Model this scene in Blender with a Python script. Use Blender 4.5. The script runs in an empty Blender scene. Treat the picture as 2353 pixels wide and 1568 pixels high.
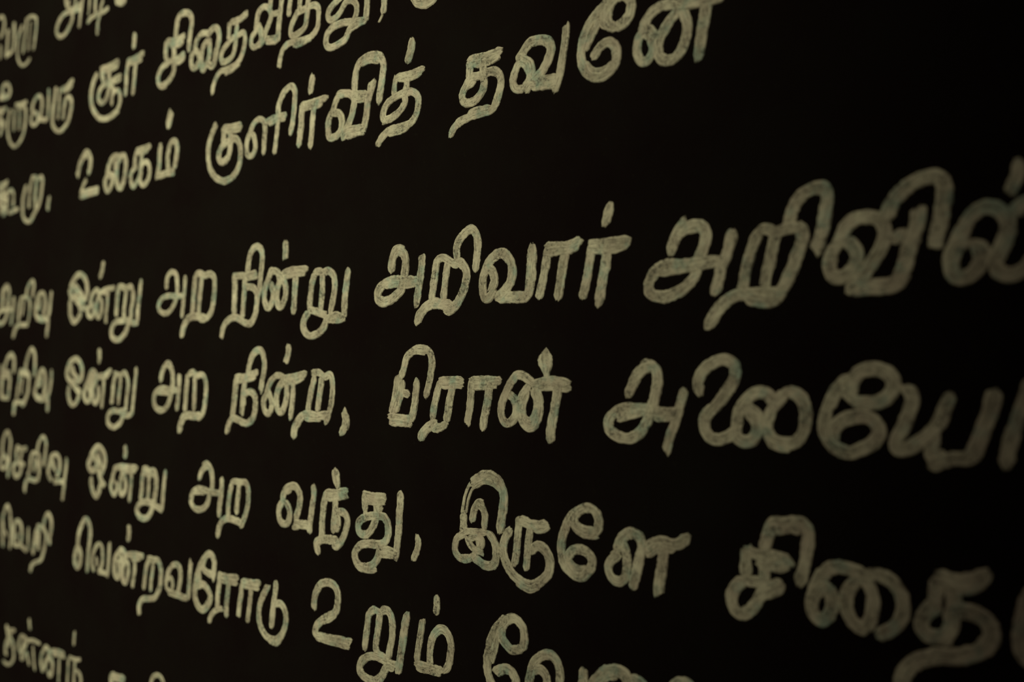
# A black wall with lines of a poem hand-lettered on it in thick pale paint, lit by one lamp from the upper left.
import bpy, math, random
from mathutils import Vector

scene = bpy.context.scene
R = math.radians

# ------------------------------------------------------------------ camera
cam_data = bpy.data.cameras.new('camera')
cam_data.sensor_width = 36.0
cam_data.lens = 35.0
cam_data.clip_start = 0.01
cam = bpy.data.objects.new('camera', cam_data)
cam.location = (0.5120, -0.5824, 1.5000)
cam.rotation_euler = (1.58784, 0.0, 0.72110)
scene.collection.objects.link(cam)
scene.camera = cam
cam_data.dof.use_dof = True
cam_data.dof.focus_distance = 0.825
cam_data.dof.aperture_fstop = 3.0
cam_data.dof.aperture_blades = 0

# ------------------------------------------------------------------ world, lamp, exposure
world = bpy.data.worlds.new('dark_room')
scene.world = world
world.use_nodes = True
bg = world.node_tree.nodes['Background']
bg.inputs['Color'].default_value = (1.0, 0.80, 0.62, 1)
bg.inputs['Strength'].default_value = 0.052

lamp_data = bpy.data.lights.new('wall_spotlight', 'SPOT')
lamp_data.energy = 450.0
lamp_data.color = (0.97, 0.945, 0.63)
lamp_data.spot_size = 0.858
lamp_data.spot_blend = 1.0
lamp_data.shadow_soft_size = 0.05
lamp = bpy.data.objects.new('wall_spotlight', lamp_data)
lamp.location = (0.08, -3.39, 2.30)
lamp.rotation_euler = (Vector((-1.017, 0.0, 1.839)) - Vector(lamp.location)).to_track_quat('-Z', 'Y').to_euler()
scene.collection.objects.link(lamp)

scene.view_settings.view_transform = 'Standard'
scene.view_settings.look = 'None'
scene.view_settings.exposure = 0.0
scene.view_settings.gamma = 1.0
scene.view_settings.use_curve_mapping = False


# ------------------------------------------------------------------ materials
def new_mat(name):
    m = bpy.data.materials.new(name)
    m.use_nodes = True
    nt = m.node_tree
    return m, nt, nt.nodes['Principled BSDF']


def noise(nt, co, scale, detail=3.0, rough=0.6):
    n = nt.nodes.new('ShaderNodeTexNoise')
    n.inputs['Scale'].default_value = scale
    n.inputs['Detail'].default_value = detail
    n.inputs['Roughness'].default_value = rough
    nt.links.new(co, n.inputs['Vector'])
    return n.outputs['Fac']


def ramp(nt, fac, a, b):
    r = nt.nodes.new('ShaderNodeMapRange')
    r.inputs['From Min'].default_value = a
    r.inputs['From Max'].default_value = b
    nt.links.new(fac, r.inputs['Value'])
    return r.outputs['Result']


def mix(nt, fac, a, b):
    m = nt.nodes.new('ShaderNodeMix')
    m.data_type = 'RGBA'
    nt.links.new(fac, m.inputs['Factor'])
    for sock, v in ((m.inputs[6], a), (m.inputs[7], b)):
        if hasattr(v, 'links'):
            nt.links.new(v, sock)
        else:
            sock.default_value = (*v, 1)
    return m.outputs[2]


def scaled(nt, fac, k):
    m = nt.nodes.new('ShaderNodeMath')
    m.operation = 'MULTIPLY'
    nt.links.new(fac, m.inputs[0])
    m.inputs[1].default_value = k
    return m.outputs[0]


def make_paint():
    m, nt, b = new_mat('pale_brushed_paint')
    geo = nt.nodes.new('ShaderNodeNewGeometry')
    co = geo.outputs['Position']
    base = mix(nt, ramp(nt, noise(nt, co, 45, 3), 0.35, 0.68), (0.70, 0.66, 0.50), (0.53, 0.46, 0.36))
    # teal and blue tints left in the paint
    teal = mix(nt, scaled(nt, ramp(nt, noise(nt, co, 52, 4, 0.6), 0.52, 0.66), 0.75), base, (0.28, 0.42, 0.35))
    # thin spots where the black wall shows through
    pits = noise(nt, co, 420, 4, 0.7)
    patch = ramp(nt, noise(nt, co, 60, 3), 0.40, 0.62)
    mul = nt.nodes.new('ShaderNodeMath')
    mul.operation = 'MULTIPLY'
    nt.links.new(ramp(nt, pits, 0.50, 0.62), mul.inputs[0])
    nt.links.new(patch, mul.inputs[1])
    # bristle streaks run along each stroke (v of the stroke's own UV goes across it)
    uv = nt.nodes.new('ShaderNodeUVMap')
    mp = nt.nodes.new('ShaderNodeMapping')
    mp.inputs['Scale'].default_value = (110.0, 5.5, 1.0)
    nt.links.new(uv.outputs['UV'], mp.inputs['Vector'])
    streak = noise(nt, mp.outputs['Vector'], 1.0, 4, 0.65)
    # the brush left less paint along the middle of a stroke than in the beads at its edges
    sep = nt.nodes.new('ShaderNodeSeparateXYZ')
    nt.links.new(uv.outputs['UV'], sep.inputs[0])
    fr = nt.nodes.new('ShaderNodeMath')
    fr.operation = 'FRACT'
    nt.links.new(sep.outputs['Y'], fr.inputs[0])
    pp = nt.nodes.new('ShaderNodeMath')
    pp.operation = 'PINGPONG'
    nt.links.new(fr.outputs[0], pp.inputs[0])
    pp.inputs[1].default_value = 0.5
    thin = nt.nodes.new('ShaderNodeMath')
    thin.operation = 'MULTIPLY'
    nt.links.new(ramp(nt, pp.outputs[0], 0.10, 0.26), thin.inputs[0])
    nt.links.new(ramp(nt, noise(nt, co, 30, 3), 0.38, 0.62), thin.inputs[1])
    col = mix(nt, scaled(nt, thin.outputs[0], 0.58), teal, (0.20, 0.175, 0.125))
    col = mix(nt, scaled(nt, ramp(nt, streak, 0.50, 0.66), 0.72), col, (0.13, 0.115, 0.085))
    col = mix(nt, scaled(nt, mul.outputs[0], 0.85), col, (0.045, 0.042, 0.035))
    # crumbs of clean paint catch on top
    col = mix(nt, scaled(nt, ramp(nt, noise(nt, co, 520, 3, 0.7), 0.62, 0.72), 0.7), col, (0.78, 0.74, 0.58))
    nt.links.new(col, b.inputs['Base Color'])
    b.inputs['Roughness'].default_value = 0.62
    b.inputs['Specular IOR Level'].default_value = 0.25
    bp = nt.nodes.new('ShaderNodeBump')
    bp.inputs['Strength'].default_value = 0.55
    bp.inputs['Distance'].default_value = 0.0006
    add = nt.nodes.new('ShaderNodeMath')
    nt.links.new(noise(nt, co, 700, 4), add.inputs[0])
    nt.links.new(streak, add.inputs[1])
    nt.links.new(add.outputs[0], bp.inputs['Height'])
    nt.links.new(bp.outputs['Normal'], b.inputs['Normal'])
    return m


def make_wall_mat():
    m, nt, b = new_mat('matt_black_wall_paint')
    geo = nt.nodes.new('ShaderNodeNewGeometry')
    co = geo.outputs['Position']
    dust = mix(nt, ramp(nt, noise(nt, co, 9, 4), 0.35, 0.75), (0.0052, 0.0026, 0.0026), (0.0068, 0.0052, 0.0042))
    speck = mix(nt, scaled(nt, ramp(nt, noise(nt, co, 160, 4, 0.7), 0.60, 0.75), 0.6), dust, (0.010, 0.0085, 0.006))
    nt.links.new(speck, b.inputs['Base Color'])
    b.inputs['Roughness'].default_value = 0.8
    b.inputs['Specular IOR Level'].default_value = 0.05
    bp = nt.nodes.new('ShaderNodeBump')
    bp.inputs['Strength'].default_value = 0.05
    bp.inputs['Distance'].default_value = 0.0008
    nt.links.new(noise(nt, co, 260, 4), bp.inputs['Height'])
    nt.links.new(bp.outputs['Normal'], b.inputs['Normal'])
    return m


def make_floor_mat():
    m, nt, b = new_mat('dark_floor_stone')
    geo = nt.nodes.new('ShaderNodeNewGeometry')
    nt.links.new(mix(nt, noise(nt, geo.outputs['Position'], 6, 4), (0.012, 0.010, 0.009), (0.024, 0.020, 0.017)), b.inputs['Base Color'])
    b.inputs['Roughness'].default_value = 0.7
    return m


PAINT = make_paint()
WALL = make_wall_mat()
FLOOR = make_floor_mat()


# ------------------------------------------------------------------ the setting
def box(name, lo, hi, mat):
    (x0, y0, z0), (x1, y1, z1) = lo, hi
    v = [(x0, y0, z0), (x1, y0, z0), (x1, y1, z0), (x0, y1, z0), (x0, y0, z1), (x1, y0, z1), (x1, y1, z1), (x0, y1, z1)]
    f = [(0, 3, 2, 1), (4, 5, 6, 7), (0, 1, 5, 4), (1, 2, 6, 5), (2, 3, 7, 6), (3, 0, 4, 7)]
    me = bpy.data.meshes.new(name)
    me.from_pydata(v, [], f)
    me.materials.append(mat)
    o = bpy.data.objects.new(name, me)
    scene.collection.objects.link(o)
    o['kind'] = 'structure'
    return o


box('wall_back', (-3.0, 0.0, 0.0), (2.0, 0.12, 3.0), WALL)
box('floor', (-3.0, -4.5, -0.1), (2.0, 0.12, 0.0), FLOOR)

# ------------------------------------------------------------------ the brush
BRUSH = 0.0090            # width of the brush on the wall, metres
rng = random.Random(7)


def hash1(i, k):
    i = (i * 374761393 + k * 668265263) & 0xffffffff
    i = ((i ^ (i >> 13)) * 1274126177) & 0xffffffff
    return ((i ^ (i >> 16)) & 0xffff) / 32767.5 - 1.0


def vnoise(x, k):
    i = math.floor(x)
    t = x - i
    t = t * t * (3 - 2 * t)
    return hash1(i, k) * (1 - t) + hash1(i + 1, k) * t


def smooth_path(pts, step):
    """Catmull-Rom through the points, resampled at even steps."""
    if len(pts) == 2:
        a, b = pts
        pts = [a, ((a[0] + b[0]) / 2, (a[1] + b[1]) / 2), b]
    closed = pts[0] == pts[-1]
    n = len(pts)
    dense = []
    for i in range(n - 1):
        p1, p2 = pts[i], pts[i + 1]
        p0 = pts[i - 1] if i else (pts[-2] if closed else (2 * p1[0] - p2[0], 2 * p1[1] - p2[1]))
        p3 = pts[i + 2] if i + 2 < n else (pts[1] if closed else (2 * p2[0] - p1[0], 2 * p2[1] - p1[1]))
        # centripetal knots: no overshoot at uneven spacing
        d1 = max(math.dist(p0, p1), 1e-6) ** 0.5
        d2 = max(math.dist(p1, p2), 1e-6) ** 0.5
        d3 = max(math.dist(p2, p3), 1e-6) ** 0.5
        m = 14
        for j in range(m):
            u = j / m
            out = []
            for k in (0, 1):
                b1 = (d1 * d1 * p2[k] - d2 * d2 * p0[k] + (2 * d1 * d1 + 3 * d1 * d2 + d2 * d2) * p1[k]) / (3 * d1 * (d1 + d2))
                b2 = (d3 * d3 * p1[k] - d2 * d2 * p3[k] + (2 * d3 * d3 + 3 * d3 * d2 + d2 * d2) * p2[k]) / (3 * d3 * (d3 + d2))
                out.append((1 - u) ** 3 * p1[k] + 3 * u * (1 - u) ** 2 * b1 + 3 * u * u * (1 - u) * b2 + u ** 3 * p2[k])
            dense.append(tuple(out))
    dense.append(pts[-1])
    res = [dense[0]]
    acc = 0.0
    for a, b in zip(dense, dense[1:]):
        seg = math.dist(a, b)
        if seg < 1e-9:
            continue
        while acc + seg >= step:
            t = (step - acc) / seg
            a = (a[0] + (b[0] - a[0]) * t, a[1] + (b[1] - a[1]) * t)
            seg = math.dist(a, b)
            acc = 0.0
            res.append(a)
        acc += seg
    if math.dist(res[-1], dense[-1]) > step * 0.3:
        res.append(dense[-1])
    return res


ACROSS = (-1.0, -0.90, -0.72, -0.45, -0.15, 0.15, 0.45, 0.72, 0.90, 1.0)
HEIGHT = (-0.25, 0.55, 1.00, 0.72, 0.60, 0.62, 0.72, 1.00, 0.55, -0.25)     # beads of paint stand along both edges


def brush_stroke(verts, faces, uvs, pts, w, org):
    """One dragged brush stroke: a raised ribbon of paint with ragged edges, beaded rims and bristle ridges."""
    path = smooth_path(pts, 0.0010)
    # the bristles carry a little past each end of the stroke's middle line
    over = 0.22 * BRUSH * min(w) if pts[0] != pts[-1] else 0.0
    if over and len(path) > 3:
        for a, b, at in ((path[0], path[2], 0), (path[-1], path[-3], len(path) + 1)):
            l = math.dist(a, b)
            path.insert(at, (a[0] + (a[0] - b[0]) / l * over, a[1] + (a[1] - b[1]) / l * over))
        path = smooth_path(path, 0.0010)
    for _ in range(9):                      # a hand does not turn corners: ease the kinks
        path = [path[0]] + [((a[0] + 2 * b[0] + c[0]) / 4, (a[1] + 2 * b[1] + c[1]) / 4)
                            for a, b, c in zip(path, path[1:], path[2:])] + [path[-1]]
    n = len(path)
    if n < 2:
        return
    k = rng.randrange(1 << 20)
    thick = 0.0011 * (0.8 + 0.4 * rng.random()) * min(1.0, 0.5 + 0.5 * max(w))
    lift = rng.random() * 0.00035
    # how each end of the stroke was lifted off: round, drawn to a point, or cut off at a slant
    ends = [(rng.choice('rrpps'), rng.uniform(-0.55, 0.55)) for _ in (0, 1)]
    dist = [0.0]
    for a, b in zip(path, path[1:]):
        dist.append(dist[-1] + math.dist(a, b))
    total = dist[-1]
    base = len(verts)
    m = len(ACROSS)
    for i, (x, z) in enumerate(path):
        a = path[max(i - 2, 0)]
        b = path[min(i + 2, n - 1)]
        tx, tz = b[0] - a[0], b[1] - a[1]
        l = math.hypot(tx, tz) or 1.0
        tx, tz = tx / l, tz / l
        nx, nz = -tz, tx
        s = dist[i]
        q = s / total * (len(w) - 1)
        qi = min(int(q), max(len(w) - 2, 0))
        wide = w[qi] + (w[min(qi + 1, len(w) - 1)] - w[qi]) * (q - qi)
        half = BRUSH / 2 * wide
        cap, slant = 1.0, 0.0
        for (kind, lean), d, sign in ((ends[0], s, -1), (ends[1], total - s, 1)):
            e = d / half
            if kind == 'r' and e < 0.9:
                cap = min(cap, max(0.35, math.sqrt(max(0.0, 1 - (1 - e / 0.9) ** 2))))
            elif kind == 'p' and e < 1.1:
                cap = min(cap, 0.38 + 0.62 * (e / 1.1) ** 0.7)
            elif kind == 's':
                if e < 0.35:
                    cap = min(cap, 0.72 + 0.28 * e / 0.35)
                if e < 1.2:
                    slant += sign * lean * (1 - e / 1.2) ** 2 * half
        for j in range(m):
            side = ACROSS[j]
            e2 = j > 4
            rag = 1 + 0.09 * vnoise(s / 0.007, k + e2) + 0.07 * vnoise(s / 0.0026, k + 7 + e2) + 0.05 * vnoise(s / 0.0012, k + 13 + e2)
            off = side * half * cap * rag
            fray = 0.0
            if i in (0, n - 1):
                fray = 0.0012 * vnoise(j * 0.9, k + 60) * (-1 if i == 0 else 1)
            along = slant * side + fray
            h = thick * HEIGHT[j] * (1 + 0.25 * vnoise(s / 0.009, k + 20 + j) + 0.16 * vnoise(s / 0.002, k + 40 + j))
            if 0 < j < m - 1:
                h = max(h, 0.0002) * (0.5 + 0.5 * cap) + lift
            verts.append((org[0] + x + nx * off + tx * along, -h, org[1] + z + nz * off + tz * along))
            uvs.append((s, (side + 1) / 2 + k % 97))
    for i in range(n - 1):
        for j in range(m - 1):
            p = base + i * m + j
            faces.append((p, p + m, p + m + 1, p + 1))
    faces.append(tuple(base + j for j in range(m)))
    faces.append(tuple(base + (n - 1) * m + j for j in reversed(range(m))))


def paint_mesh(name, strokes, parent):
    verts, faces, uvs = [], [], []
    for w, pts in strokes:
        brush_stroke(verts, faces, uvs, pts, w, (0.0, 0.0))
    me = bpy.data.meshes.new(name)
    me.from_pydata(verts, [], faces)
    lay = me.uv_layers.new(name='UVMap')
    for lp in me.loops:
        lay.data[lp.index].uv = uvs[lp.vertex_index]
    me.polygons.foreach_set('use_smooth', [True] * len(me.polygons))
    me.materials.append(PAINT)
    o = bpy.data.objects.new(name, me)
    scene.collection.objects.link(o)
    if parent:
        o.parent = parent
    return o


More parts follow.
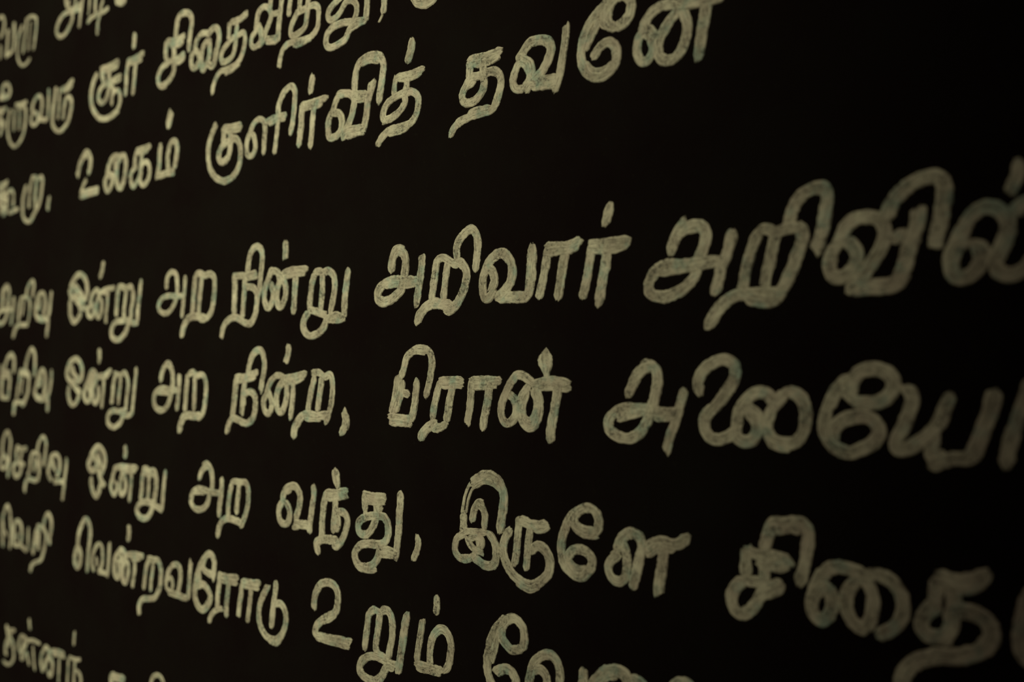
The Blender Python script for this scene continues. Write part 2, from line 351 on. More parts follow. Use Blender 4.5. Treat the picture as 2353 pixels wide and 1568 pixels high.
# ------------------------------------------------------------------ the lettering
# Each word: W kind|label|group|where its lower left corner stands on the wall (m); each letter: L, then its strokes
# as "brush size:points", points in half millimetres along the wall and up it from that corner; M: a mark of the letter.
LETTERING = """
W tamil_word|pale painted Tamil word அறிவார், sharply focused, fifth word of fourth line, centre of wall|fourth line of the poem|-0.157 1.530
L
1.05:34,92 37,113 51,126 64,122 71,108 69,91 67,76 61,59 41,45 15,38 -1,44 1,59 19,71 45,74 75,72 100,70
0.8:33,93 35,111 43,127 53,131 66,127
0.8:19,67 47,69 73,66 98,68
0.95:111,111 109,88 104,63 97,29
L
0.9:148,104 144,86 140,65 135,38
0.8:149,104 160,107 172,103 179,98 193,96 206,98
0.85:173,100 171,85 167,64 163,38
1:200,99 210,90 216,79 214,62 206,44 195,29 181,19 168,17
1.1:183,26 160,30 130,30 112,19 98,1
0.7:183,94 197,91
M vowel_sign
0.9:195,102 193,119 198,132 212,143 227,149 239,138 241,121 239,105 236,82
L
0.9:269,48 277,57 277,71 267,83 257,77 252,63 253,47 258,32 269,39 278,47
1:254,73 263,89 278,102 294,105 309,95 315,79 313,63 304,49 292,40 283,35
1.1:283,35 304,35 327,34 342,34 350,42 352,61 354,80 355,99 356,112
M vowel_sign
0.9:385,108 415,107 439,110 446,114
0.9:386,100 410,101 431,102 443,107
0.9:386,105 382,79 375,54 369,32
0.95:420,100 415,77 410,52 406,30
L
0.9:468,106 492,106 514,106 535,107
0.9:471,99 492,97 517,98 534,104
0.9:469,99 465,80 460,56 452,29
1:496,96 493,72 487,48 483,24 480,18
M dot_mark
0.95:503,160 500,151 492,133
W tamil_word|large pale Tamil word அறிவில், blurred, last of fourth line, cut by right edge|fourth line of the poem|0.127 1.520
L
1:36,104 41,120 53,133 67,136 82,137 90,128 88,113 82,99 77,84 72,68 58,56 37,46 17,44 1,51 -1,63 10,79 28,87 53,86 77,87 111,88
0.9:38,111 46,132 57,144
0.7:19,76 41,79 63,81 104,86
0.8:50,133 74,141 87,134
0.95:129,125 124,103 114,82 109,61 102,45
L
0.9:167,122 159,105 151,80 144,49
0.9:167,122 178,125 190,118 200,122 223,123
0.9:190,116 185,92 179,71 175,53
1:224,124 227,111 220,90 211,69 201,49 189,34 173,33 152,37
1:195,41 165,42 136,42 117,32 104,18 92,1
M vowel_sign
1:208,127 214,146 223,161 237,168 255,168 259,157 256,135 251,112 244,93
L
1.05:276,100 264,88 261,73 263,61 274,57 286,62 294,74 294,88 286,99 276,100
1:271,96 280,115 293,126 310,128 325,120 329,107 325,92 316,76 305,62 294,49 286,41
1.1:286,41 306,44 324,44 341,46 349,60 354,79 360,99 367,116 368,129
0.9:338,98 352,106
M vowel_sign
1.05:330,124 338,141 349,153 365,163 383,167 394,161 397,149 394,129 390,108 386,88
L
1.05:424,89 410,87 404,75 404,59 411,48 424,52 435,65 436,78 424,89
1:409,86 417,106 427,121 443,126 457,118 463,105 461,91 455,78 447,65
1:448,61 458,51 476,53 488,67 493,92 491,117 484,127 476,126 469,117
M dot_mark
0.85:473,171 474,161 470,150 466,142
W tamil_word|pale painted Tamil word பிரான் with looped dot mark, fifth of fifth line, below அறிவார்|fifth line of the poem|-0.142 1.432
L
1:23,103 19,83 13,59 6,39
0.9:34,94 30,77 23,61 17,45
0.8:32,77 49,73
0.9:0,34 26,32 55,31
0.9:3,24 55,25
0.9:69,98 67,76 63,55 56,29
M vowel_sign
0.85:29,103 38,120 42,134 57,147 81,152 100,147 106,133 104,112 98,91 91,71
0.5:53,143 71,146 90,144
L
0.85:126,96 118,78 112,57 108,34
0.85:126,98 153,99 178,98
0.8:131,90 157,92 176,91
0.9:155,91 149,69 144,49 140,33
0.9:139,27 126,20 108,19
1.05:116,28 98,20 84,8 79,-1
M vowel_sign
0.85:196,100 227,100 260,100
0.8:200,90 231,92 253,95
0.85:197,100 196,79 193,52 188,31
0.9:237,92 233,67 226,43 222,23
L
0.85:279,79 289,73 293,60 291,45 282,36 270,34 262,46 263,64 272,82 282,98 296,110 313,106 326,98
0.85:320,94 306,78 299,63 301,45 313,31 325,29 336,43 340,61 338,79 330,91
0.55:317,81 308,63 310,46 320,40 330,51 333,70 325,85
0.85:326,95 351,101 375,101 397,99
0.85:338,93 367,93 396,91
0.95:377,92 372,71 367,48 362,27 361,12
M dot_mark
0.9>1.6>1.5>0.7>0.6:349,145 351,135 353,123 354,113 355,104
W tamil_word|large blurred pale Tamil word அலையோ, last of fifth line, cut by right edge|fifth line of the poem|0.092 1.437
L
0.95:35,73 43,90 53,106 65,113 80,112 84,98 81,80 76,62 70,44 60,27 44,15 27,12 7,19 0,28 5,43 22,53 45,55 73,54 89,51 110,51
0.6:19,39 38,44 58,49
0.75:61,119 76,116 84,106
0.7:81,43 105,44
0.85:126,82 121,65 113,43 105,22 98,0
L
0.95:221,55 232,44 233,32 226,20 214,17 204,24 205,40 208,57 218,73 235,82 252,79 256,69
0.95:273,83 260,69 250,53 247,36 254,22 270,18 286,21 296,34 300,53 297,72 287,82 273,84
0.7:251,18 264,14 277,12
0.9:215,64 232,55 239,48 245,38
M vowel_sign
1:150,80 147,92 152,106 166,118 186,124 201,119 204,106 198,93 186,76 173,61 159,50 156,37 161,24 176,18 190,22 204,32
L
0.95:425,91 430,80 426,64 418,45 411,31 411,19 419,19 433,27 448,39 458,51 465,68 471,83
1:452,36 451,20 453,8
1:450,4 465,11 480,14 492,15 501,35 507,53 514,71 517,88
0.8:451,16 465,15
M vowel_sign
1:358,81 359,97 368,110 385,114 401,109 408,99 405,86 394,76 379,72 362,74
1:357,103 344,92 333,76 325,56 324,39 329,24 340,15 353,12 366,16 382,25 391,39 388,49 376,56 359,55 343,49 334,36 337,25
0.8:349,88 357,78 369,70
0.7:361,108 359,96
M vowel_sign
0.95:556,103 547,76 541,60 534,38 530,22 529,9
W tamil_word|pale Tamil word இருளே with tall arched first letter, fifth of sixth line|sixth line of the poem|-0.062 1.324
L
0.9:19,73 21,100
0.3:26,101 31,123 40,141 47,147
0.35:16,100 23,127 31,144 40,154
0.95:40,152 60,163 76,166 95,160 106,144 107,125 104,104 99,79
0.6:45,145 64,155 84,154 99,145
0.75:39,90 43,106 51,118 62,113 67,102 66,80
0.6:45,110 52,123 64,121
0.75:25,70 5,57 0,38 10,27 33,28 50,41
0.65:27,61 40,47 62,41
0.7:15,69 40,73 69,74
0.85:74,74 86,65 91,50 90,31 77,22 57,26 40,33
0.7:33,60 48,66 62,62 61,50
0.5:35,54 48,44 62,52
0.4:50,63 52,50
0.8:13,26 35,29
0.8:45,30 72,21 88,25
L
0.95:142,102 168,97 195,100
0.8:171,90 197,97
0.8:139,104 136,74 133,48 128,32
0.8:161,96 158,69 155,46 153,29
0.95:162,56 175,67 190,63 200,47 197,28 179,11 157,4 135,11 116,26 107,45 108,66 121,86
0.8:139,5 160,-1 179,8
L
0.85:327,72 315,66 307,52 313,39 327,34 338,45 340,63 338,78 331,90
0.9:323,78 331,96 346,106 363,101 366,88 361,70 355,49 351,30
0.8:333,90 340,75
0.7:315,72 325,76
M vowel_sign
0.9:284,97 264,96 247,106 243,117
0.85:288,99 292,117 284,131 270,134 252,126 245,112 260,101 282,100
0.9:256,129 237,113 227,92 222,70 227,47 241,35 258,31 272,41 280,55 274,67 260,71 243,69 233,55
0.7:235,52 249,42 270,44
M vowel_sign
0.9:372,84 383,96 397,101 419,98 431,104 439,112
0.9:375,80 390,91 415,93
1:401,95 399,71 395,48 393,29
W tamil_word|dim blurred pale Tamil word சிதைய, last of sixth line, cut by right edge|sixth line of the poem|0.190 1.310
L
0.95:23,134 21,118 21,101
0.9:23,133 40,128 59,130 78,126 83,124
0.85:39,119 57,117 78,118
0.9:47,129 47,115 47,98
1:19,94 7,84 0,70 2,56 10,49 22,52 33,63 42,77 50,87 71,95
0.9:49,81 59,85 71,93
0.9:19,94 34,94 50,92
M vowel_sign
1:47,137 52,153 59,172 69,171 87,175 102,174 107,163 105,147 102,128 98,113 95,101
0.7:64,161 79,167 95,166
L
1.1:262,135 275,130 290,131 304,136 312,144
0.9:270,123 292,124 308,134
1:261,132 258,117 257,103
1:278,127 277,112 277,101 272,86
1.05:259,102 247,91 241,76 245,66 255,64 268,68 273,77 275,90 277,101
0.9:267,61 272,67
1.1:277,98 290,99 305,97 315,88 317,77 312,65 298,54 280,48 262,44 244,38 231,29 223,18 218,5 218,0
M vowel_sign
1:123,101 113,90 110,77 114,63 124,60 133,69 137,82 135,96 128,102 120,100
1:112,91 120,109 131,123 145,129 160,127 175,123
1:169,116 158,104 153,88 157,72 166,61 177,58
1:177,119 185,103 186,87 183,71 177,59
1:180,124 196,125 212,117 220,103 221,88 215,72 204,61 193,55
L
1.1:359,132 352,115 348,96 347,78 349,63 357,56
W tamil_word|pale Tamil word வேலவனே at bottom edge right of centre, last of seventh line, tops only|seventh line of the poem|-0.026 1.238
L
0.9:94,13 87,24 90,42 96,60 110,73 124,79 138,75 146,62 147,44 143,28
0.9:96,49 111,53 120,46 123,34 117,21
0.95:191,69 192,60 189,44 183,31
M vowel_sign
0.9:75,78 78,95 76,109 64,119 51,120 37,112 31,99 30,88 40,78 53,71 72,78
0.95:39,117 20,100 9,80 3,60 0,41 1,25 7,14 17,3 37,1 56,9 62,21 59,30 51,38 37,40 20,31
0.8:24,87 31,101
0.6:23,87 17,65 10,46
L
1.13:207,43 212,56 229,73 244,80 258,80 266,76 272,68 272,57
0.904:223,62 236,72 250,72
1.02:275,74 285,73 295,69 301,60
L
1.02:338,68 345,79 358,86 369,85 377,77
W tamil_word|pale Tamil word உறும் near the bottom edge, third of seventh line|seventh line of the poem|-0.247 1.215
L
0.9:0,102 1,120 9,137 24,150 44,155 63,149 71,136 70,119 64,103 44,92 22,81 6,66 5,52 25,51 55,53 83,55 106,56
0.8:9,47 49,47 102,48
0.7:25,79 46,88 64,100
L
0.85:173,128 157,116 153,96 149,75 145,51
0.7:163,124 175,126 189,123
0.9:185,122 183,101 179,81 175,61 181,50 205,46
0.9:191,127 205,131 216,121 219,107 218,88 214,71 209,50
M vowel_sign
0.9:218,39 193,43 163,43 139,30 131,17 139,5 158,0 180,4 195,18 205,34 222,33
1:257,133 252,116 247,93 241,67 237,43 234,30
0.7:203,41 232,41
L
0.8:294,127 291,108 285,84 280,57
0.8:278,52 300,53 325,54 342,54
0.8:282,47 314,48 337,49
0.85:312,58 312,77 316,100 327,115 341,123 354,117 361,102 360,84 355,65 346,54
M dot_mark
0.85:328,173 329,160 327,146
W tamil_word|pale Tamil word தவனே, last of third line, right end cut by the top edge|third line of the poem|-0.068 1.683
L
0.85:43,117 50,119 76,118 98,119 114,121
0.8:52,111 79,108 108,112
0.85:44,115 45,100 44,89
0.85:76,109 74,93 78,79 74,64 61,52 44,48 31,53 28,66 37,78 48,89 69,89
0.8:37,77 56,82
0.85:79,91 98,91 110,82 114,70 108,52 101,37 94,29 70,28 46,26 24,22 8,13 1,1
0.8:44,32 67,33 90,33
L
0.8:160,52 145,52 138,65 142,78 148,91 157,94 167,84 174,72 171,61 160,53
0.8:155,100 169,93 177,81 177,68
0.95:150,98 159,108 171,119 189,121 207,116 215,104 212,91 204,79 196,70 184,63 171,53 165,47
0.8:176,56 192,57 209,57 226,57
0.8:181,50 209,47 223,47
0.8:244,129 243,112 238,88 233,64 228,49 222,37
L
0.85:385,91 375,87 371,73 373,57 382,49 393,53 398,63 396,77 387,89
0.9:379,92 387,107 401,118 418,121 432,117 441,110 450,97 453,83 450,67 444,54 434,45 420,43 408,51 406,66 411,79 422,95 435,106
0.8:392,95 402,80
0.9:436,118 457,113 477,113 492,111 507,112
1:483,110 478,87 474,65 471,48 469,36
M vowel_sign
0.95:336,108 351,113 360,125 361,140 353,149 336,151 324,143 319,127 322,114 336,107
0.8:310,122 319,111
0.8:324,144 315,133 312,124
0.9:320,149 310,142 294,130 282,116 275,98 272,79 276,63 287,49 300,42 315,43 329,51 336,63 335,77 326,89 315,90 304,84 294,73
0.6:281,67 292,54 312,51 329,57
0.7:306,125 292,105 282,89
W tamil_word|pale Tamil word குளிர்வித் with tall hoops, third word of third line, sharply focused|third line of the poem|-0.432 1.686
L
0.9:59,111 87,108 120,109
0.8:65,104 96,101 123,100
0.85:57,110 60,92 57,80
0.9:82,104 85,88 83,73 82,60 74,46 54,39 40,49 43,64 57,75 77,80 96,82
0.85:85,84 104,82 118,68 122,49 118,28 102,9 77,0 52,0 23,14 6,36 0,61 3,84 14,103 30,123
L
0.75:160,86 147,76 143,57 147,41 163,39 174,51 171,71 160,86
0.75:155,86 165,101 184,110 202,103 207,88 205,66 202,38
0.75:209,99 227,103 252,104 277,104
0.7:222,94 245,99 274,97
0.7:250,97 247,72 242,50 238,33
M vowel_sign
0.8:251,108 252,127 262,142 276,153 293,157 305,145 304,124 301,100 296,79 291,64
L
0.8:329,114 355,113 382,114 403,116
0.75:332,107 359,106 387,106
0.9:329,113 326,89 324,65 318,38
0.85:364,104 360,76 357,51 353,30
M dot_mark
0.95:360,165 357,151 354,133
L
0.85:436,111 429,102 423,90 412,77 407,57 412,39 429,38 445,48 448,67 438,81 423,81
0.9:436,115 451,115 470,111 483,100 481,85 477,71 468,57 458,44 451,31
0.8:458,44 485,45 510,43
0.9:458,35 485,37 510,37
0.9:510,41 516,61 520,87 526,102 532,114 539,122
0.7:524,100 527,118
0.9:485,107 504,103 518,101
0.8:489,98 512,95
M vowel_sign
0.9:485,112 484,129 487,147 495,161 512,168 536,169 554,162 562,150 561,133 557,114 553,97 550,81
0.7:503,159 526,161 552,155
L
0.8:598,118 623,116 645,117 666,120
0.7:600,114 630,110 658,113
0.7:594,118 592,104 590,88
0.85:621,114 623,98 617,83 619,70 608,59 594,51 577,47 563,49 561,60 569,72 584,81 600,85 619,86 638,85 651,74 651,57 644,41 631,31 604,29 581,28 561,20 547,6
0.75:577,22 604,22 629,27
0.6:563,44 575,45
M dot_mark
0.95:636,175 634,161 628,146 626,138
W tamil_word|pale Tamil word சிதைவித்து, third word of second line, cut by the top edge|second line of the poem|-0.537 1.782
L
0.904:41,150 69,144 93,145 113,148
0.904:53,140 81,134 107,137
0.847:38,149 34,131 36,109
0.847:67,137 70,118 67,103
0.847:34,104 70,102 93,103 112,109
0.847:70,95 98,96 112,103
0.847:44,100 17,95 3,80 1,64 13,53 39,57 58,66 68,77 70,95
0.565:15,50 37,49
M vowel_sign
0.847:76,149 78,166 83,187 94,198 120,197 138,186 142,169 136,147 132,130 131,111
L
0.847:294,136 320,135 342,139 353,144
0.734:289,136 288,120 286,105
0.734:316,129 314,112 312,94 308,76 296,62 276,58 259,62 257,74 267,87 286,96 302,103 322,104 340,106 346,94 342,76 335,60 323,49 300,43 276,41 253,40 238,29 228,14 225,0
0.678:276,34 301,37 325,44
0.565:259,57 276,55
M vowel_sign
0.791:157,105 143,97 141,81 148,68 164,70 175,81 168,97 157,107
0.791:155,108 161,123 177,136 196,136 214,127
0.791:205,118 188,108 181,89 182,71 188,55 201,67 212,83 214,100 212,118
0.847:207,130 222,137 239,138 250,122 248,103 238,84 234,65 221,57 210,67
L
0.7:387,99 370,90 367,76 376,67 396,71 403,85 393,102
0.75:384,101 387,119 393,135 410,142 430,133 436,118 427,102 416,87 408,72 390,66
0.7:393,111 405,91
0.7:419,75 455,70
0.65:422,68 453,62
0.8:458,62 461,86 465,110 471,141 473,151
0.7:436,121 461,119
M vowel_sign
0.75:433,134 434,150 441,164 463,166 488,159 499,141 496,119 495,106
L
0.7:531,134 529,114 533,105
0.75:520,105 544,106 570,108 587,99 587,82 585,63 572,52 549,47 518,49 491,50 475,42 467,27 463,11
0.75:523,106 512,94 502,79 502,64 523,63 547,72 552,90 555,112 557,127
0.75:513,42 539,43 565,47
L
0.75:640,98 622,89 615,79 620,68 640,68 654,77 666,90 680,91 699,78 699,64 692,53 681,44
0.8:683,51 657,54 630,52 613,42 610,26 620,16 645,16 669,23 678,37 702,42 725,45
0.8:695,48 720,44
0.8:729,86 727,65 725,46
0.7:637,95 656,103
W comma|long pale comma stroke at the top edge, after the third word of second line|commas of the poem|-0.157 1.798
L
0.85:14,43 14,25 11,15
0.3:12,20 8,9 0,1
W tamil_word|pale rounded foot of a letter at top edge, just right of the long comma|second line of the poem|-0.112 1.802
L
1.2:-1,22 3,13 18,2 38,0 54,6
W tamil_word|pale Tamil word உலகம், second word of third line, under the word சூர்|third line of the poem|-0.733 1.700
L
0.9:-1,65 12,90 29,108 47,117 65,102 69,83 59,62
0.6:45,47 30,34 20,22
0.8:20,15 63,17 108,18
0.8:16,7 63,9 105,9
0.8:29,105 51,107
L
0.8:162,46 145,35 146,16 159,5 176,17 182,33 165,48
0.85:155,46 165,67 181,84 204,86 218,72
0.8:227,85 208,68 203,41 205,17 219,4 235,17 244,41 247,65 237,83 217,83
0.7:179,46 199,34
0.6:195,75 195,50
L
0.85:297,85 325,86 358,87
0.7:300,78 349,79
0.75:297,83 291,67 288,51
0.8:322,78 319,58 313,36
0.75:297,49 272,36 270,18 279,2 298,11 313,26 322,50
0.75:313,51 346,52 358,36 353,15 329,0 313,12 319,35
L
0.85:405,83 402,63 400,40 391,12
0.9:388,13 420,15 458,15
0.8:440,26 436,42 439,59 448,79 465,85 477,72 474,45 466,23
0.8:449,22 460,11
M dot_mark
1.2:450,150 442,132 439,119
W tamil_word|pale Tamil word அற, left of centre, third word of fourth line|fourth line of the poem|-0.533 1.524
L
0.75:35,109 37,129 54,144 75,137 80,115 79,91 64,68 42,53 15,54 -1,68 11,84 41,91 79,89 108,88
0.5:39,133 56,148
0.7:113,129 110,101 105,70 100,43
L
0.85:155,128 150,100 146,69 143,50
0.85:155,132 172,135 190,128 210,131 228,121 229,100 225,72 215,48 198,37 173,34
0.8:179,125 174,95 169,68 168,49
1:194,37 159,42 130,40 109,24 100,0
W tamil_word|pale Tamil word நின்று, left of centre, fourth word of fourth line|fourth line of the poem|-0.404 1.521
L
0.9:46,130 48,102 46,75 46,49
0.85:46,128 81,126 121,129
0.8:84,121 125,124
0.8:84,122 81,92 78,65 75,43
0.85:87,102 109,101 125,88 125,66 119,45 104,29 82,30 50,42 24,37 4,21 -1,2
M vowel_sign
0.85:92,131 96,154 106,175 124,183 141,173 143,151 138,125 135,98 128,81
L
0.85:176,133 164,115 152,94 152,71 164,56 176,68 182,87 173,105
0.9:173,130 196,127 202,109 194,92 194,69 203,57 217,70 223,91 217,108 202,123
0.8:211,122 237,128 262,128 290,128
0.7:223,117 254,120 282,120
0.9:185,96 188,75
0.9:254,118 251,93 249,67 247,45
M dot_mark
0.95:221,184 222,167 220,153
L
0.85:312,115 304,97 300,74 297,49
0.85:312,119 328,121 336,117 354,121 370,110 373,90 368,68 360,42
0.8:336,116 336,89 334,66 330,47
M vowel_sign
0.85:296,50 318,45 347,37
0.9:296,45 280,30 280,12 296,0 321,4 342,16 350,30 371,36 396,32
0.8:344,30 384,28 399,32
0.9:411,118 406,94 402,70 400,34
W tamil_word|pale Tamil word அற, left of centre, third word of fifth line|fifth line of the poem|-0.541 1.419
L
0.8:29,110 35,132 55,148 74,138 80,115 77,91 68,69 49,49 22,44 0,57 2,79 25,92 67,91 105,90
0.6:10,84 64,83
0.5:36,136 57,154 74,146
0.75:108,125 107,100 103,74 98,47
L
0.8:141,120 136,90 133,63 131,48
0.85:145,125 162,131 177,124 201,126 212,113 214,88 209,62 202,43 181,32
0.75:170,120 170,87 167,51
1:195,37 160,37 127,34 113,16 108,0
W tamil_word|pale Tamil word நின்ற, left of centre, fourth word of fifth line, before the comma|fifth line of the poem|-0.394 1.423
L
0.9:34,112 30,83 25,55 20,31
0.85:31,114 66,116 109,126
0.8:38,107 75,111 100,115
0.8:66,107 60,84 57,62 54,42
0.85:63,80 85,86 101,76 102,56 95,34 73,21 51,24 25,30 9,20 0,-1
0.7:60,75 63,57
M vowel_sign
0.85:75,120 81,143 97,165 118,170 130,156 131,133 125,110 119,90
L
0.8:146,86 131,71 134,50 146,42 158,58 155,75 143,89
0.8:140,85 155,109 175,119 196,116 196,104
0.85:196,109 178,93 173,72 176,53 187,47 202,64 207,87 204,108
0.8:193,113 230,118 266,125
0.7:204,106 238,110 260,117
0.8:227,106 226,79 222,56 219,37
M dot_mark
0.85:212,178 212,164 203,147
L
0.85:293,117 285,97 277,72 273,51
0.8:288,126 307,127 320,118 341,123 346,110 346,87 341,64 333,44 326,33
0.85:315,113 309,86 302,56
1:328,47 294,45 261,46 242,32 230,14 231,2
0.7:266,38 312,40
W comma|pale comma right of the fourth word of fifth line, before பிரான்|commas of the poem|-0.208 1.431
L
1:8,39 13,23 8,8 -1,0
0.8:15,35 18,20 13,9
W tamil_word|pale Tamil word வந்து with a leaf-shaped dot, fourth word of sixth line|sixth line of the poem|-0.303 1.311
L
0.85:18,99 1,86 1,68 9,56 28,58 35,73 33,89 18,99
0.95:11,101 20,121 37,130 56,130 66,119 67,101 61,83 54,68
1:52,62 73,60 94,61
0.7:47,52 64,55
0.85:109,137 111,123 105,99 101,77 97,49
0.6:25,117 39,123
L
0.95:150,130 141,108 137,84 135,63 135,47
0.9:148,129 176,129 208,137
0.9:150,120 180,123 206,129
0.85:174,119 174,99 170,78 168,57
0.9:181,94 198,97 208,87 206,69 198,52 185,36 170,31
0.8:181,86 183,71 176,62
1:183,41 161,42 135,40 119,32 119,22 125,13
M dot_mark
0.8>1.25>1>0.45:172,173 176,158 183,139
L
0.9:256,135 256,119 258,105
0.9:256,134 281,132 312,134
0.9:262,124 289,125 310,127
0.9:287,125 289,110 287,96 279,79 261,63 244,63 238,74 244,87 260,95 285,99 307,100 318,90 320,74 313,58 295,48
0.85:303,118 293,111
0.7:258,102 262,96
M vowel_sign
0.9:311,52 281,49 250,45 232,32 230,18 240,6 261,5 279,13 293,27 297,39
0.8:236,4 259,1 285,4
0.9:305,41 322,43 338,40
0.8:301,34 334,36
0.9:350,145 351,129 348,110 347,90 345,71 342,51 339,31
W comma|thin pale comma after the word வந்து in sixth line, left of இருளே|commas of the poem|-0.111 1.329
L
0.8:9,40 12,28 7,12 -1,0
W tamil_word|pale Tamil word அற, above வென்றவரோடு, third word of sixth line|sixth line of the poem|-0.462 1.313
L
0.8:31,114 42,132 62,144 78,138 82,120 81,99 71,82 63,64 42,51 16,49 0,61 3,78 18,91 45,93 76,90 111,91
0.8:49,146 62,150 75,142
0.7:13,85 52,87
0.85:119,122 118,103 114,81 109,60 109,43
L
0.8:155,115 148,94 143,70 141,48
0.8:155,118 170,121 184,119 201,122 212,113 215,95 212,73 203,52 192,36 187,30
0.75:183,116 179,94 175,73 174,56
0.85:189,37 161,41 134,40 116,30 107,14 104,0
W tamil_word|long pale Tamil word வென்றவரோடு slanting down, second word of seventh line|seventh line of the poem|-0.733 1.206
L
0.65:100,65 89,85 99,112 123,135 140,129 145,109 140,82 127,69
0.5:113,101 117,79
0.75:124,67 167,68
0.65:180,142 177,116 174,89 169,62
M vowel_sign
0.8:18,114 0,93 0,73 15,60 29,77 32,97 18,114
0.8:14,115 17,139 31,165 56,188 77,175 81,154 76,129 70,99 65,59
L
0.8:229,132 206,109 203,85 210,67 223,67 229,88 222,108
0.85:229,135 251,132 254,114 242,90 242,68 255,59 267,76 270,97 261,113
0.85:264,126 301,131 338,132
0.7:286,119 323,124
0.7:301,120 301,98 296,77 290,55
0.9:235,120 239,105
M dot_mark
0.8:272,194 274,178 268,159
L
0.75:368,132 353,110 347,85 342,60
0.8:362,132 380,130 406,131 418,115 418,92 412,69 392,46 363,39 336,33 321,15 324,-1
0.65:383,125 380,102 374,78 372,58
L
0.6:457,101 442,91 442,75 457,71 469,85 466,97 457,102
0.75:442,91 451,114 475,132 496,130 501,112 498,93 491,74
0.85:454,67 485,67 523,65
0.75:543,147 539,123 536,95 532,66
L
0.8:655,138 652,113 647,85 647,67
0.85:655,134 690,134 721,139
0.75:663,125 690,126 718,128
0.8:687,125 685,103 679,79 680,54
0.75:664,66 642,60 623,46 615,30
M vowel_sign
0.85:628,124 633,143 633,163 616,174 597,162 589,143 600,134 622,131
0.9:594,162 574,136 563,108 558,83 564,64 587,51 609,65 620,83 609,98 589,106 566,97
0.6:577,127 578,109
M vowel_sign
0.8:736,134 767,136 797,139
0.75:742,126 772,128 792,129
0.75:736,128 732,103 727,83 724,62
0.75:767,127 765,103 760,81 756,56
L
0.85:852,150 850,131 845,111 841,87 837,58
0.85:848,107 871,109 883,94 883,72 872,51 851,36 824,36 805,50 795,70 797,94 807,114 824,137
0.7:829,32 853,30 872,48
W tamil_word|pale Tamil word ஒன்று, blurred, second word of fourth line|fourth line of the poem|-0.752 1.522
L
0.904:3,133 21,155 51,167 81,156 94,134 91,114 70,99 43,106 16,110 0,122 3,133
0.791:31,140 55,122 70,110
0.904:9,135 31,134 34,115
0.847:3,104 1,87 4,66 23,47 44,55 59,71 53,88 31,101
0.847:56,86 89,80
L
0.734:112,88 97,76 104,59 124,59 130,75 118,90
0.734:109,91 120,111 140,124 158,115 152,101 138,88
0.734:161,112 144,94 141,74 150,55 164,63 170,82 166,101
0.734:163,117 197,123 233,124
0.621:175,113 208,117
0.621:200,116 198,87 192,67 191,43
M dot_mark
0.791:177,189 171,171 160,153
L
0.847:255,123 247,99 245,79 242,57
0.847:252,125 268,127 287,120 311,125 321,110 322,90 314,70 314,48
0.734:290,117 285,91 280,71 280,52
M vowel_sign
0.847:314,44 275,44 237,41 221,26 221,9 243,-1 270,4 291,18 301,35
0.847:301,44 322,37 345,39
0.734:360,135 355,112 350,88 346,65 343,40
W tamil_word|pale Tamil word ஒன்று, blurred, second word of fifth line|fifth line of the poem|-0.760 1.417
L
0.847:10,140 1,125 17,108 51,105 81,114 86,132 77,152 53,164 25,157 7,140
0.791:35,143 38,128 63,113
0.678:22,140 38,124
0.678:14,109 38,98
0.734:14,93 11,75 21,53 36,46 60,58 69,74 57,86 35,98
0.678:54,90 81,81
L
0.734:102,87 96,73 108,58 126,61 131,78 119,93
0.847:102,88 119,112 136,133 154,128 160,113 143,95
0.791:160,119 146,97 143,78 149,58 163,55 172,75 171,95
0.904:137,116 177,121 208,124 233,136
0.621:177,117 219,121
0.621:199,115 197,86 192,66 189,45
0.791:139,116 131,98 125,91
M dot_mark
0.847:174,186 176,170 173,155
L
0.734:257,126 247,105 244,80 239,58
0.734:252,129 268,126 282,124 300,132 316,116 317,95 312,76 307,43
0.678:282,118 279,95 274,75 272,57
M vowel_sign
0.791:304,41 269,39 239,38 220,24 221,9 243,0 267,4 286,17 294,32
0.847:291,34 315,30 336,35
0.678:355,141 353,119 348,96 343,70 338,36
W tamil_word|pale Tamil word ஒன்று, blurred, second word of sixth line|sixth line of the poem|-0.698 1.316
L
0.904:11,120 -1,105 12,90 39,99 44,115 23,124
0.904:5,115 26,140 50,151 74,140 84,121 77,102 63,84
0.678:44,134 56,120 60,103
0.847:48,97 57,80 66,67 78,60
0.791:15,71 15,53 28,35 43,28 57,45 60,59
0.678:60,58 84,63
L
0.678:130,78 113,64 119,46 130,40 144,57 139,72
0.678:116,71 124,88 135,103 158,108 169,96 158,80
0.678:178,94 164,81 158,64 164,43 178,49 186,67 183,85
0.847:129,104 166,111 202,111 238,113
0.678:169,99 202,101 230,105
0.678:213,101 211,72 206,51 205,33
M dot_mark
0.847:182,159 184,147 181,133
L
0.847:270,108 262,86 260,63 255,42
0.904:267,112 283,113 296,108 314,112 324,99 325,78 320,55 317,40
0.791:275,103 314,103
0.734:293,102 291,79 289,59 286,42
M vowel_sign
0.847:315,37 284,38 257,34 239,18 247,4 268,-1 292,6 305,20 310,34
0.847:305,35 328,32 348,26
0.734:365,114 360,91 355,65 352,38 348,25
W tamil_word|blurred pale Tamil word அறிவு at the left edge, first word of fourth line|fourth line of the poem|-0.980 1.528
L
0.678:36,85 38,107 41,130 66,148 83,135 81,118 77,99 74,80 65,60 43,44 14,41 0,55 10,71 39,79 77,78 109,81
0.565:38,120 54,138 67,142
0.565:39,101 48,119
0.621:115,111 112,90 106,69 97,37
L
0.508:161,107 155,86 150,64 147,42
0.508:158,108 182,111 203,108 218,99 219,81 215,62 207,43 190,31
0.452:182,103 177,83 168,61
0.452:146,97 146,71 144,51
0.734:205,33 171,35 141,33 123,20 112,1
M vowel_sign
0.621:197,114 200,130 214,144 235,154 243,140 238,125 236,111
L
0.678:271,82 254,74 257,57 275,53
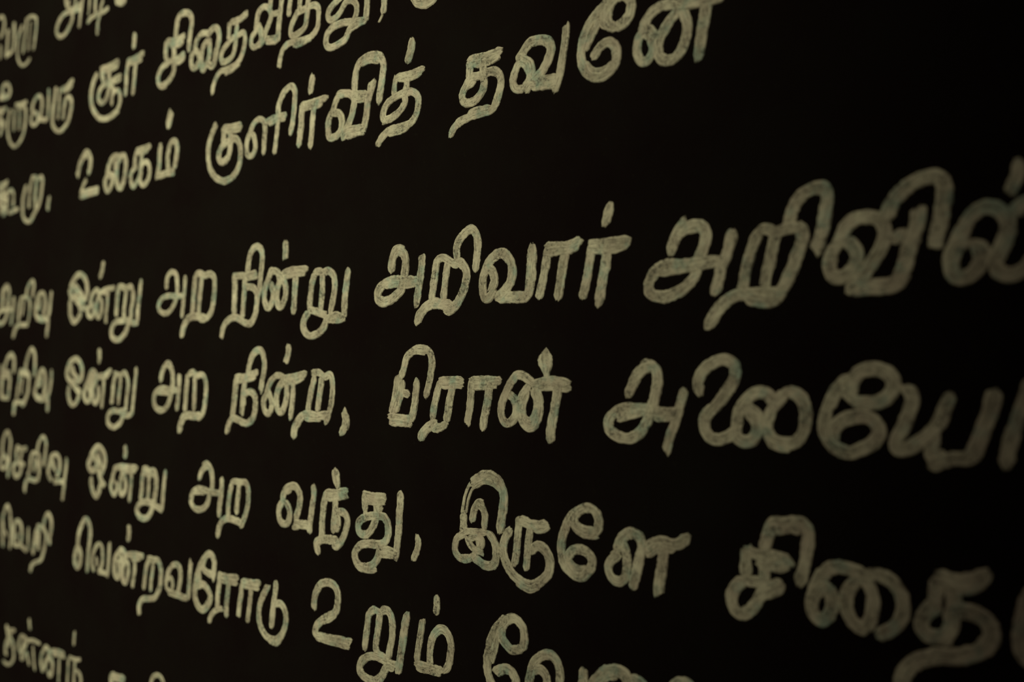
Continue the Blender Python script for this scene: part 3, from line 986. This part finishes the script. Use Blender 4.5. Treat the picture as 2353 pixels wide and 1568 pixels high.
0.734:254,73 259,95 279,115 299,116 311,103 314,84 309,68 303,56
0.678:280,102 280,83 277,71
0.96:266,51 295,46 323,48
0.621:350,118 345,96 340,71 332,53
M vowel_sign
0.621:332,48 329,28 324,0
W tamil_word|blurred pale Tamil word பிறிவு at the left edge, first word of fifth line|fifth line of the poem|-0.962 1.421
L
0.678:4,134 3,111 5,86 2,64 3,43
0.734:-1,46 26,45 50,47
0.621:55,120 56,93 53,72 46,49
0.791:18,120 48,118
0.791:15,107 45,106
M vowel_sign
0.678:21,131 38,155 64,170 84,156 86,140 82,120
0.565:41,160 64,163
L
0.565:127,126 121,99 112,74 103,49
0.678:124,121 146,123 172,118 182,102 179,82 173,61 158,43 142,26
0.621:134,115 172,110
0.452:141,102 135,81 132,60
0.791:155,36 123,35 93,36 87,19 82,1
M vowel_sign
0.678:159,125 162,143 174,164 196,183 215,170 218,150 216,129 213,109
L
0.734:238,87 220,76 223,56 242,48
0.791:229,85 244,110 261,127 277,117 283,93 280,73 272,57
0.678:253,108 253,90 247,82
1.02:229,52 266,49 296,54
0.678:317,124 316,101 310,80 299,58
M vowel_sign
0.734:296,51 296,34 295,19
W tamil_word|blurred pale Tamil word செறிவு at the left edge, first word of sixth line|sixth line of the poem|-0.962 1.318
L
0.791:109,120 127,114 169,118
0.678:109,120 103,102 106,84
0.565:142,109 134,94 128,83
0.734:109,78 85,63 88,45 104,35 128,48 137,65 122,76
0.678:125,78 155,72
M vowel_sign
0.621:21,89 2,75 -1,59 12,52 35,60 44,78 21,92
0.678:8,89 11,118 20,141 42,158 58,147 65,128 59,101 54,68 48,31
L
0.565:202,104 194,84 191,65 179,46
0.678:202,107 225,110 246,105 252,92 249,75 247,56 238,35
0.452:220,98 223,80 217,60
0.734:230,35 203,36 177,36 162,20 159,1
0.452:234,93 238,74
M vowel_sign
0.565:237,113 242,131 256,148 276,156 288,143 288,124 283,103 275,81
L
0.734:319,84 303,73 306,55 320,45
0.734:300,69 311,91 324,108 346,114 366,104 369,86 364,65 350,58
0.678:325,97 336,84 344,70
0.847:342,42 369,45 396,46
0.621:408,107 406,87 401,66 396,46
M vowel_sign
0.621:396,39 391,19 386,-1
W tamil_word|blurred pale Tamil word வெறி at the left edge, first word of seventh line|seventh line of the poem|-0.954 1.213
L
0.678:78,108 87,122 103,127 121,118 128,98 125,76 113,64
0.678:78,108 73,84 76,57
0.452:97,92 92,72
0.678:86,57 119,61 156,50
0.452:169,115 168,94 167,75 164,54
M vowel_sign
0.565:6,108 0,87 1,67 4,44
0.621:0,99 2,127 15,148 32,163 46,151 52,132 57,113 60,88 49,47
0.452:16,89 29,77
L
0.791:230,125 213,105 208,86 200,62 197,50
0.678:227,126 247,127 270,118 279,103 271,81 260,57 246,38 218,29 194,20 183,1
0.621:236,118 234,89 231,64
0.565:225,117 219,93 214,73
M vowel_sign
0.678:261,128 267,146 286,166 303,158 309,141 304,118 296,96 299,88
W tamil_word|blurred pale Tamil word தன்னந் at bottom left corner, start of the eighth line|eighth line of the poem|-0.948 1.073
L
0.678:19,106 34,98 74,104
0.678:19,104 28,87 34,71
0.621:48,93 46,73 35,53
0.734:34,74 17,56 14,37 20,28
0.508:43,78 63,71 69,48 70,27 50,8 21,1 0,6
L
0.508:119,99 103,78 101,60 112,50
0.565:117,98 142,96 153,89 140,69 115,54
0.508:136,88 115,33
0.508:143,58 137,43 121,33
0.565:153,91 191,98 231,97
0.452:151,60 159,45 168,28
0.395:191,82 195,54 203,22
M dot_mark
0.452:166,151 169,137 173,124
L
0.678:271,99 248,76 240,56 246,36 256,30
0.734:265,95 286,92 289,78 271,57 264,39
0.734:289,72 307,65 308,43 295,25 285,35
0.791:299,91 337,97 372,96
0.565:312,82 345,91 377,89
0.508:347,82 345,56 343,21
L
0.565:404,96 435,96 463,101
0.452:399,92 397,67 393,27
0.565:435,92 431,68 429,35
0.565:431,65 450,69 466,59 469,41
M dot_mark
0.452:432,164 429,147 427,131
W tamil_word|tops of pale letters at bottom edge beside தன்னந், second word of eighth line|eighth line of the poem|-0.637 1.107
L
0.904:0,30 29,30 63,33
0.904:4,23 31,25 59,28
0.791:0,28 0,14 2,0
L
0.678:184,40 187,55 196,66 214,73 230,70 239,60 239,47
W tamil_word|blurred pale Tamil word கூறு at left edge, first word of third line|third line of the poem|-0.980 1.686
L
0.734:12,122 38,121 66,126
0.678:6,113 38,112 61,119
0.678:29,110 33,93 30,75
0.621:1,97 30,91 55,93 69,96 95,98 106,85 106,68 104,53
0.678:61,93 64,72 62,55 45,33
0.678:7,72 22,65 42,57 42,31
0.791:7,84 36,79 59,73
0.621:14,42 31,57
0.734:76,37 107,39 134,42
L
0.565:226,113 216,96 211,68 207,38
0.678:224,117 242,118 263,110 285,114 291,101 286,81 281,61 271,43 256,28
0.565:252,108 250,81 243,53
M vowel_sign
0.678:256,28 236,15 221,1 200,0 175,11 167,30 167,52 172,72 179,89 190,100
0.565:248,59 248,42 246,27
W comma|small blurred pale comma near left edge, just right of கூறு|commas of the poem|-0.818 1.696
L
0.678:8,33 3,19 1,1
W tamil_word|blurred pale Tamil word சீறாவரு at left edge, first word of second line|second line of the poem|-0.981 1.795
L
0.678:2,122 30,117 51,118
0.791:6,110 30,107
0.678:3,96 31,83 41,73 21,60 11,46
0.565:0,82 24,73
M vowel_sign
0.678:15,154 50,148 77,155 77,173 56,187 32,184 26,168 50,153
0.565:12,149 19,162
L
0.508:81,109 68,79 66,51 76,25 104,3 136,4 162,19 178,43 184,74 183,98
0.621:118,117 151,114 186,114
0.565:134,109 177,102
0.395:111,107 109,79 106,45
0.339:144,101 145,73 142,43
M vowel_sign
0.452:80,16 104,1 133,0
L
0.621:237,75 219,67 219,51 235,41 260,48 259,66 240,77
0.621:225,80 231,101 252,115 271,117 286,102 287,80 278,60 263,49
0.791:272,51 311,44
0.565:327,122 325,98 323,72 317,43
L
0.678:369,119 364,98 356,73 350,47 350,27 365,11 392,1 418,7 443,23 456,47 459,69 445,84 425,78 417,59 411,31
0.452:390,113 388,81 385,55 380,36
0.847:404,109 436,111 463,122
0.678:407,103 441,104 461,111
W tamil_word|blurred pale Tamil word சூர் in a round cup stroke, second word of second line|second line of the poem|-0.699 1.792
L
0.85:58,127 99,126 139,130
0.8:65,119 106,118 135,119
0.8:58,127 59,108 69,89
0.75:92,111 93,86 90,66 77,49 56,42 39,55 42,71 59,83 86,86 119,90 152,93
0.8:103,88 133,84 149,87
0.7:103,80 116,64 107,47 107,30
0.7:116,58 136,61 149,44 146,24 127,8
0.85:140,12 107,3 67,1 33,15 8,40 0,65 7,89 19,108 33,119
L
0.75:184,122 215,121 243,123 259,126
0.7:190,115 222,112 250,112
0.7:187,120 181,94 178,66 174,41
0.7:222,108 217,79 213,56 209,37
M dot_mark
0.85:216,179 216,163 212,147
W tamil_word|dim blurred Tamil word பெறு at top left corner, first word of first line|first line of the poem|-0.983 1.905
L
0.621:1,166 24,168 39,153 38,133 28,117 12,110
0.452:13,87 16,67 10,48
L
0.621:67,120 64,91 59,66 56,43
0.621:59,48 84,50 103,60 109,88 108,115 108,131
L
0.508:161,111 143,94 131,70 129,45 138,17 163,-1 188,0 212,9
0.452:188,118 180,86 171,55 166,34
0.565:185,120 215,124 248,114
0.282:213,108 207,67 199,34
0.508:250,114 250,90 243,60 232,29
W tamil_word|pale Tamil word அடி at top edge near left corner, second word of first line|first line of the poem|-0.797 1.901
L
0.734:67,136 51,132 55,119 64,106 85,89 93,75 85,62 69,49 44,38 18,39 1,52 3,66 19,83 41,92 68,92 97,88 138,86
0.621:72,121 68,107
0.565:80,96 109,96 134,100
0.565:109,120 107,105 101,91
0.621:148,110 142,89 136,68 129,39
L
0.395:186,101 184,82 180,60
0.565:217,94 215,75 216,57
0.678:175,40 186,47 212,50 237,50 265,50 284,53
0.565:241,48 235,38 228,26 228,12 226,0
0.791:228,16 230,4
0.508:255,85 254,74 244,63 242,54
L
1.24:323,68 335,56 352,52 366,57
"""


def build(word):
    kind, label, group, x, z, letters = word
    single = kind == 'comma'
    root = None
    if not single:
        root = bpy.data.objects.new(kind, None)
        scene.collection.objects.link(root)
        root.location = (x, 0.0, z)
        root.empty_display_size = 0.02
    for strokes, marks in letters:
        if strokes:
            o = paint_mesh(kind if single else 'letter', strokes, root)
        else:
            o = None
        for mname, mstrokes in marks:
            paint_mesh(mname, mstrokes, o or root)
        if single:
            root = o
            root.location = (x, 0.0, z)
    root['label'] = label
    root['category'] = 'comma' if single else 'word'
    root['group'] = group


def read(text):
    word = None
    for ln in text.strip().split('\n'):
        if ln[0] == 'W':
            if word:
                yield word
            kind, label, group, at = ln[2:].split('|')
            x, z = map(float, at.split())
            word = (kind, label, group, x, z, [])
        elif ln[0] == 'L':
            word[5].append(([], []))
        elif ln[0] == 'M':
            word[5][-1][1].append((ln[2:], []))
        else:
            w, pts = ln.split(':')
            pts = [tuple(int(v) * 0.0005 for v in p.split(',')) for p in pts.split()]
            letter = word[5][-1]
            (letter[1][-1][1] if letter[1] else letter[0]).append((tuple(float(v) for v in w.split('>')), pts))
    yield word


for word in read(LETTERING):
    build(word)
